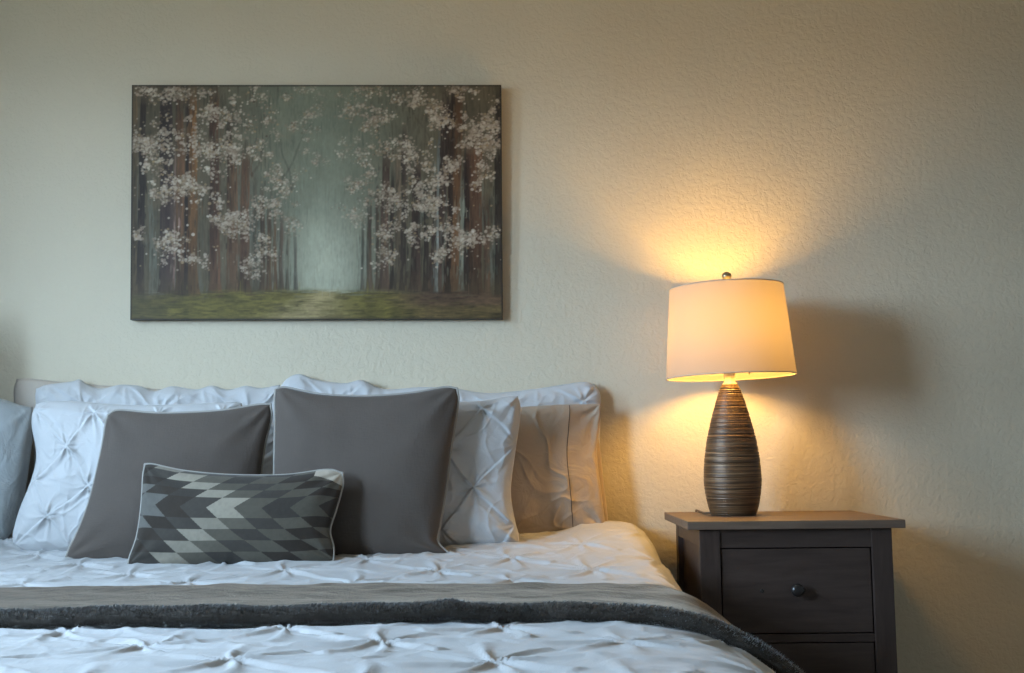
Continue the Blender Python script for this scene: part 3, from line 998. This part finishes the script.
# ------------------------------------------------------------------ throw
def build_throw():
    TH = 0.020
    # back and front edge distances from the wall, sampled across the bed
    xs_b = [-2.0, -1.0, -0.5, 0.0, 0.2, 0.35, 0.6]
    wb = [1.09, 1.10, 1.11, 1.14, 1.12, 1.08, 1.06]
    wf = [1.52, 1.53, 1.54, 1.51, 1.52, 1.54, 1.56]
    nw = 90
    base = duvet_grid(np.linspace(0.9, 1.95, 120))
    n1, n2 = base.shape[:2]
    bw = np.linspace(0.9, 1.95, 120)
    u = np.linspace(0, 1, nw)
    cols = []
    L = None
    i0, i1 = int(ND_ * 0.18), n2 - int(ND_ * 0.16)
    idx = np.arange(i0, i1)
    out = np.zeros((nw, len(idx), 3))
    for c, i in enumerate(idx):
        x = base[60, i, 0]
        a_, b_ = np.interp(x, xs_b, wb), np.interp(x, xs_b, wf)
        wv = a_ + (b_ - a_) * u
        for k in range(3):
            out[:, c, k] = np.interp(wv, bw, base[:, i, k])
    N = grid_normals(out.reshape(-1, 3), nw, len(idx))
    if N[nw // 2, len(idx) // 2, 2] < 0:
        N = -N
    Sx = np.concatenate([np.zeros((nw, 1)), np.cumsum(np.linalg.norm(np.diff(out, axis=1), axis=2), axis=1)], 1)
    U = np.repeat(u[:, None], len(idx), 1)
    lump = 0.007 * fbm(Sx * 4, U * 2.2, 4) + 0.004 * fbm(Sx * 10, U * 5, 2)
    lump += 0.006 * np.exp(-((Sx - 1.72 - 0.05 * U) / 0.022) ** 2) * sstep(U, 0.6, 1.0)
    sd = np.minimum(Sx, Sx[:, -1:] - Sx)
    es = np.sqrt(np.clip(1 - ((0.02 - sd) / 0.02).clip(0, 1) ** 2, 0.02, 1))
    m = len(idx)
    LIFT = 0.007
    T_ = (0.020 + 0.009 * sstep(U, 0.45, 1.0)) * es
    Fd = np.gradient(out, axis=0)
    Fd /= np.linalg.norm(Fd, axis=2, keepdims=True)          # along the bed, towards its foot
    rows, nrms = [], []
    lowl = out + N * (LIFT + 0.5 * lump)[..., None]
    topl = lowl + N * (T_ + 0.5 * lump)[..., None]
    NA = 14

    def arc(j, sgn, angs):
        c_ = (lowl[j] + topl[j]) / 2
        r_ = np.linalg.norm(topl[j] - lowl[j], axis=1, keepdims=True) / 2
        wob = 1 + (0.35 * fbm(Sx[j] * 9, Sx[j] * 0 + 3, 5))[:, None]
        for a in angs:
            rows.append(c_ + N[j] * math.sin(a) * r_ + Fd[j] * sgn * math.cos(a) * r_ * (1.15 if sgn > 0 else 1) * (wob if sgn > 0 else 1))
            nrms.append(N[j] * math.sin(a) + Fd[j] * sgn * math.cos(a))
    arc(0, -1, np.linspace(-math.pi / 2, math.pi / 2, 7)[:-1])
    for j in range(nw):
        rows.append(topl[j])
        nrms.append(N[j])
    k_top = len(rows)
    arc(nw - 1, 1, np.linspace(math.pi / 2, -math.pi / 2, NA)[1:])
    for j in range(nw - 1, -1, -1):
        rows.append(lowl[j] - N[j] * 0.001)
        nrms.append(-N[j])
    Gt, Gn = np.array(rows), np.array(nrms)
    nr = len(rows)
    f = []
    for j in range(nr):
        j2 = (j + 1) % nr
        for i in range(m - 1):
            f.append((j * m + i, j * m + i + 1, j2 * m + i + 1, j2 * m + i))
    f.append(tuple(j * m for j in range(nr)))
    f.append(tuple(j * m + m - 1 for j in range(nr))[::-1])
    ob = mesh_obj('throw_blanket', Gt.reshape(-1, 3), f, m_throw, None, Vector((BCX, -1.4, 0.6)))
    fix_normals(ob)
    # the longer pile standing off the folded front edge and the hanging end
    R_ = np.random.default_rng(9)
    pv, pf_, pn = [], [], []
    org = np.array(tuple(ob.location))
    for _ in range(46000):
        fj = k_top - 3 + R_.uniform(0, 1) ** 1.0 * (NA * 0.85 + 2)
        fi = R_.uniform(1, m - 2)
        if R_.random() < 0.10:
            fi, fj = m - 2 - abs(R_.normal(0, 10)), R_.uniform(10, k_top)
        j_, i_ = int(fj), int(fi)
        tj, ti = fj - j_, fi - i_
        q_ = lambda A: (A[j_, i_] * (1 - ti) + A[j_, i_ + 1] * ti) * (1 - tj) + (A[j_ + 1, i_] * (1 - ti) + A[j_ + 1, i_ + 1] * ti) * tj
        p_, n_ = q_(Gt), q_(Gn)
        d_ = n_ * 0.8 + np.array([0.45, -0.1, 0.25]) + R_.normal(0, 0.30, 3)
        d_ /= np.linalg.norm(d_)
        ln = R_.uniform(0.0025, 0.0065)
        sd_ = np.cross(d_, n_ + 0.3)
        sd_ = sd_ / (np.linalg.norm(sd_) + 1e-9) * 0.0007
        k = len(pv)
        pv += [p_ - n_ * 0.001 - sd_ - org, p_ - n_ * 0.001 + sd_ - org, p_ + d_ * ln - org]
        pn += [n_, n_, n_ * 0.7 + d_ * 0.3]
        pf_.append((k, k + 1, k + 2))
    pile = mesh_obj('pile', np.array(pv), pf_, m_pile, ob)
    pile.data.normals_split_custom_set_from_vertices([tuple(q / np.linalg.norm(q)) for q in pn])
    tag(pile, kind='stuff')
    tag(ob, 'plush taupe grey throw blanket laid across the white duvet', 'blanket')


build_throw()


# ------------------------------------------------------------------ pillows
def make_pillow(name, top, right, bottom, left, w0, lean, thick, mat, n=(70, 70), lump=0.010, seed=0, pleats=None, piping=None, power=2.4, q=0.5, turn=0.0, colour=None, wr=0.0, seam=None, rnd=0.010):
    a = math.radians(lean)
    tn = math.radians(turn)
    bl, br = bottom[0], bottom[-1]
    nrm = Vector((math.sin(tn) * math.cos(a), -math.cos(tn) * math.cos(a), math.sin(a)))
    mid = P((bl[0] + br[0]) / 2, (bl[1] + br[1]) / 2, w=w0)
    up_ = lambda pts: np.array([tuple(P_plane(x, y, mid, nrm)) for x, y in pts])
    nu, nv = n
    et, eb = resample(catmull(up_(top)), nu), resample(catmull(up_(bottom)), nu)
    el, er = resample(catmull(up_(left)), nv), resample(catmull(up_(right)), nv)
    u, v = np.linspace(0, 1, nu)[None, :, None], np.linspace(0, 1, nv)[:, None, None]
    G = (1 - v) * et[None] + v * eb[None] + (1 - u) * el[:, None] + u * er[:, None]
    G = G - ((1 - u) * (1 - v) * et[0] + u * (1 - v) * et[-1] + (1 - u) * v * eb[0] + u * v * eb[-1])
    # soft corners
    for cu, cv in ((0, 0), (1, 0), (0, 1), (1, 1)):
        cpt = G[-1 if cv else 0, -1 if cu else 0].copy()
        ctr = G.mean((0, 1))
        dr = (ctr - cpt) / np.linalg.norm(ctr - cpt)
        rr_ = np.linalg.norm(G - cpt, axis=2, keepdims=True)
        G = G + dr * rnd * np.exp(-(rr_ / 0.022) ** 2)
    et, eb, el, er = G[0], G[-1], G[:, 0], G[:, -1]
    Wd, Hd = np.linalg.norm(et[-1] - et[0]), np.linalg.norm(el[-1] - el[0])
    U, V_ = np.meshgrid(np.linspace(0, 1, nu), np.linspace(0, 1, nv))
    pa, pb = np.abs(2 * U - 1) ** power, np.abs(2 * V_ - 1) ** power
    prof = (np.clip(1 - pa, 0, 1) * np.clip(1 - pb, 0, 1)) ** q
    S, Tm = (U - 0.5) * Wd, (V_ - 0.5) * Hd
    mask = sstep(np.minimum(np.minimum(U, 1 - U) * Wd, np.minimum(V_, 1 - V_) * Hd), 0, 0.03)
    hf = prof * thick / 2 + mask * lump * fbm(S * 5 + seed, Tm * 5 + seed, seed)
    # pull lines out of the corners
    for cu, cv in ((0, 0), (1, 0), (0, 1), (1, 1)):
        dx, dy = (U - cu) * Wd, (V_ - cv) * Hd
        r = np.hypot(dx, dy)
        th = np.arctan2(dy, dx)
        hf = hf + mask * 0.0035 * np.exp(-(r / 0.11) ** 2) * np.cos(9 * th + seed)
    if wr:
        rg0 = lambda x, y, sd: (1 - np.abs(2 * vnoise(x, y, sd))) ** 8
        wx0 = 1.3 * fbm(S * 5, Tm * 5, seed + 2)
        for k_, (fx_, fy_, sk) in enumerate(((7, 2.2, 4), (6, 2.8, -5), (11, 3.5, 6), (9, 3, -2))):
            hf = hf + mask * wr * 0.45 * rg0(S * fx_ + Tm * sk + wx0 + seed, Tm * fy_ - S * 1.5 + wx0 * 0.6, k_ + seed) * sstep(vnoise(S * 5 + k_ * 2 + seed, Tm * 4, k_ + 2), -0.15, 0.2)
    if seam:
        sx_ = (U - seam) * Wd + 0.002 * np.sin(V_ * 9)
        hf = hf - 0.22 * prof * thick / 2 * sstep(sx_, -0.02, 0.05) * mask
    if pleats:
        p, qq, ox, oy = pleats
        hf = hf + mask * pleat(S - ox, Tm - oy, p, qq, 0.006, 0.0125, 0.0075, seed, 0.10)
        rg = lambda x, y, sd: (1 - np.abs(2 * vnoise(x, y, sd))) ** 12
        wx = 1.2 * fbm(S * 7, Tm * 7, seed + 1)
        for k_, (fx_, fy_, sk) in enumerate(((10, 6, 5), (7, 12, -6), (14, 8, -4), (9, 9, 9))):
            hf = hf + mask * 0.0030 * rg(S * fx_ + Tm * sk + wx + seed, Tm * fy_ - S * sk * 0.6 + wx, k_ + seed) * sstep(vnoise(S * 6 + k_ * 3 + seed, Tm * 6, k_), -0.1, 0.15)
    hb = prof * thick / 2
    nn = np.array(tuple(nrm))
    Fv = G + nn * hf[..., None]
    Bv = G - nn * hb[..., None]
    loc = Vector(((eb[0] + eb[-1]) / 2))
    V = np.concatenate([Fv.reshape(-1, 3), Bv.reshape(-1, 3)], 0)
    f = grid_faces(nu, nv, 0, True) + grid_faces(nu, nv, nu * nv, False)
    o = mesh_obj(name, V, f, mat, None, loc)
    bm = bmesh.new()
    bm.from_mesh(o.data)
    col_l = None
    if colour is not None:
        cl = bm.verts.layers.float_color.new('paint')
        cc = colour(U, V_, Wd, Hd).reshape(-1, 3)
        bm.verts.ensure_lookup_table()
        k = nu * nv
        for i in range(k):
            bm.verts[i][cl] = (*cc[i], 1)
            bm.verts[i + k][cl] = (*cc[i], 1)
    bmesh.ops.remove_doubles(bm, verts=[vv for vv in bm.verts if vv.is_boundary], dist=0.00005)
    bmesh.ops.recalc_face_normals(bm, faces=bm.faces)
    bm.to_mesh(o.data)
    bm.free()
    smooth(o.data)
    if seam:
        iu = int(round(seam * (nu - 1)))
        pth = [tuple(Fv[j_, iu] + nn * 0.0002 - np.array(tuple(loc))) for j_ in range(2, nv - 2)]
        vs, fs = tube_mesh(pth, 0.0011, 6)
        mesh_obj('seam', vs, fs, m_seam, o)
    if piping is not None:
        ring = np.concatenate([et[:-1], er[:-1], eb[::-1][:-1], el[::-1][:-1]], 0)
        ring = ring - np.array(tuple(loc))
        vs, fs = tube_mesh([tuple(q_) for q_ in ring], 0.0032, 8, True)
        mesh_obj('piping', vs, fs, piping, o)
    o['size_cm'] = [round(float(Wd) * 100), round(float(Hd) * 100)]
    del o['size_cm']
    print(name, 'w %.2f h %.2f base z %.3f' % (Wd, Hd, loc.z))
    return o, (et, er, eb, el, nn)


LEAN = 8.0
# the row against the wall
o, _ = make_pillow('sham_pillow', [(33, 388), (50, 385), (72, 382), (80, 380), (90, 386), (102, 389), (120, 385), (140, 386), (155, 391), (172, 386), (196, 389), (212, 385), (228, 389), (246, 385), (262, 387), (283, 382)], [(283, 383), (288, 430), (286, 540)], [(36, 543), (160, 545), (286, 540)], [(33, 387), (36, 410), (34, 470), (36, 543)],
                   0.050, 2, 0.08, m_white, (210, 130), 0.012, 2, (0.235, 0.17, 0.02, -0.15), power=3.5, q=0.42)
tag(o, 'white pleated sham against the wall behind the left grey cushion', 'pillow', 'white pleated shams along the wall')
o, _ = make_pillow('sham_pillow', [(276, 386), (297, 374), (318, 380), (345, 383), (362, 380), (385, 389), (420, 387), (452, 388), (490, 393), (540, 388), (580, 382), (598, 383)], [(598, 383), (601, 400), (600, 450), (604, 530)], [(278, 540), (440, 540), (604, 530)], [(276, 386), (277, 430), (278, 540)],
                   0.050, 2, 0.08, m_white, (230, 130), 0.012, 3, (0.235, 0.17, -0.05, -0.15), power=3.5, q=0.42)
tag(o, 'white pleated sham against the wall behind the right grey cushion and taupe sham', 'pillow', 'white pleated shams along the wall')
o, _ = make_pillow('bed_pillow', [(14, 377), (40, 379.5), (75, 383), (160, 389), (240, 391)], [(240, 391), (243, 450), (243, 541)], [(34, 541), (120, 541), (243, 541)], [(14, 377), (14, 400), (20, 450), (34, 541)],
                   0.016, 0.5, 0.022, m_beige, (60, 60), 0.003, 4, power=8, q=0.4)
tag(o, 'plain beige pillow whose corner shows behind the far left shams', 'pillow')
# satin shams
o, _ = make_pillow('sham_pillow', [(-62, 398), (-40, 399), (-15, 396), (3, 399), (22, 405), (35, 404)], [(35, 404), (34, 420), (30, 450), (22, 500), (8, 543)], [(-60, 541), (-30, 545), (8, 543)], [(-62, 398), (-63, 470), (-60, 541)],
                   0.175, 6, 0.12, m_satin2, (110, 90), 0.012, 5, wr=0.004, power=3)
tag(o, 'grey taupe satin sham with blue daylight in its colour, cut off by the left picture edge', 'pillow')
o, e = make_pillow('sham_pillow', [(360, 412), (430, 415), (500, 409), (520, 407), (560, 404.5), (585, 404), (602, 403)], [(602, 403), (599, 430), (597, 455), (601, 490), (606, 529)], [(360, 545), (450, 544), (515, 539), (560, 534), (606, 529)], [(360, 412), (358, 480), (360, 545)],
                   0.150, 4, 0.10, m_satin, (260, 150), 0.018, 6, wr=0.016, power=3, seam=0.862, turn=7.0, rnd=0.004)
tag(o, 'taupe satin sham with a stitched flange at the right end of the bed', 'pillow')
# stitched flange seam down the sham
et, er, eb, el, nn = e
sham_front = o
o, _ = make_pillow('sham_pillow', [(566, 436), (585, 434), (599, 437)], [(599, 437), (601, 455), (604, 485), (609, 527)], [(566, 533), (585, 531), (609, 527)], [(566, 436), (565, 480), (566, 533)],
                   0.072, 4, 0.016, m_satin, (50, 60), 0.002, 7, wr=0.002, power=6, q=0.4, turn=6.0, rnd=0.004)
tag(o, 'taupe satin sham of which only the edge shows behind the flanged one', 'pillow')
# big white squares
o, _ = make_pillow('square_pillow', [(33, 402), (70, 401), (130, 405), (190, 404), (245, 401)], [(245, 401), (243, 430), (240, 480), (248, 545)], [(9, 545), (40, 553), (120, 556), (248, 548)][:-1] + [(248, 545)], [(33, 402), (32, 425), (37, 455), (32, 480), (20, 510), (9, 545)],
                   0.295, LEAN, 0.14, m_white, (220, 160), 0.012, 8, (0.17, 0.18, -0.19, -0.075), power=2.6, q=0.48)
tag(o, 'white pleated square pillow left of the grey cushions', 'pillow', 'white pleated square pillows')
o, _ = make_pillow('square_pillow', [(300, 402), (380, 404), (440, 402), (480, 401), (505, 397), (521, 394)], [(521, 394), (520, 420), (515, 455), (511, 490), (515, 520), (523, 546)], [(300, 552), (410, 554), (470, 552), (523, 546)], [(300, 402), (303, 480), (300, 552)],
                   0.295, LEAN, 0.14, m_white, (220, 160), 0.012, 9, (0.20, 0.21, 0.20, -0.17), power=2.6, q=0.48)
tag(o, 'white pleated square pillow between grey cushion and taupe sham', 'pillow', 'white pleated square pillows')
# grey linen
o, _ = make_pillow('throw_pillow', [(106, 413), (118, 410), (160, 413), (215, 411), (255, 405), (273, 402)], [(273, 402), (271, 420), (265, 445), (261, 480), (262, 520), (270, 554)], [(63, 559), (100, 561), (180, 562), (270, 554)], [(106, 413), (104, 435), (97, 470), (88, 505), (76, 535), (63, 559)],
                   0.425, 10, 0.13, m_linen, (80, 80), 0.008, 10, rnd=0.008, piping=m_piping, power=2.2, q=0.5)
tag(o, 'dark grey linen cushion with cream piping, left one of the pair', 'cushion', 'grey linen cushions')
o, _ = make_pillow('throw_pillow', [(274, 388), (284, 387), (320, 394), (365, 396), (410, 393), (445, 387), (459, 387)], [(459, 387), (458, 405), (451, 450), (446, 490), (440, 525), (438, 542), (451, 555)], [(277, 559), (340, 560), (400, 559), (451, 555)], [(274, 388), (275, 420), (274, 480), (275, 530), (277, 559)],
                   0.430, 10, 0.13, m_linen, (80, 80), 0.008, 11, rnd=0.006, piping=m_piping, power=2.2, q=0.5)
tag(o, 'dark grey linen cushion with cream piping, right and taller of the pair', 'cushion', 'grey linen cushions')


def zigzag(U, V, W, H):
    # eight bands; the fourth is double height and turns the slant
    y = V
    edges = [-0.2, 0.04, 0.13, 0.215, 0.30, 0.52, 0.635, 0.75, 0.865, 0.98, 1.2]
    r = np.digitize(y, edges) - 1
    row = r - 4
    mid = 0.41
    slope = 0.62
    # warp of the cloth over the bulge
    cell = 0.138
    x = U + 0.072 - np.abs(y - mid) * slope + 0.02 * np.sin(3 * V)
    c = np.floor((x - 0.045) / cell).astype(int)
    k = c + np.abs(row)
    L = (0.37, 0.35, 0.30)
    Md = (0.132, 0.124, 0.104)
    Sl = (0.072, 0.066, 0.060)
    Br = (0.052, 0.043, 0.036)
    Bl = (0.155, 0.155, 0.15)
    seq = {-3: Sl, -2: Md, -1: Br, 0: Bl, 1: Br, 2: Sl, 3: L, 4: Md, 5: Sl, 6: Md, 7: Br, 8: Md, 9: Br, 10: Sl, 11: Md, 12: L, 13: Br}
    out = np.zeros(U.shape + (3,))
    for kk, col in seq.items():
        out[k == kk] = col
    h = TAB[3][(c + 40) % 256, (row + 40) % 256]
    out *= np.array([0.66, 0.62, 0.57]) * (0.85 + 0.3 * h)[..., None]
    # pale selvedge triangle in the top right corner
    out[(U > 0.86) & (V < 0.16 - (1 - U) * 0.6)] = (0.42, 0.37, 0.30)
    out *= (1 + 0.12 * fbm(U * 60, V * 30, 2))[..., None]
    return out.clip(0.01, 0.9)


o, _ = make_pillow('lumbar_pillow', [(143, 463), (152, 464), (185, 471), (230, 475), (285, 475), (325, 470), (345, 472)], [(345, 472), (343, 485), (336, 510), (330, 530), (333, 545), (336, 562)], [(125, 567), (180, 568), (240, 567), (300, 567), (336, 562)], [(143, 463), (143, 480), (141, 510), (136, 540), (125, 567)],
                   0.560, 14, 0.12, m_lumbar, (400, 210), 0.006, 12, rnd=0.006, piping=m_piping, power=2.2, q=0.5, colour=zigzag)
tag(o, 'small lumbar cushion with grey zigzag pattern in front of the grey cushions', 'cushion')

# ------------------------------------------------------------------ picture settings
vs_ = SC.view_settings
vs_.view_transform = 'Standard'
vs_.look = 'None'
vs_.exposure = 0.0
vs_.gamma = 1.0
vs_.use_curve_mapping = False
SC.cycles.use_denoising = True
SC.cycles.max_bounces = 10
SC.cycles.diffuse_bounces = 6
SC.cycles.sample_clamp_indirect = 6.0
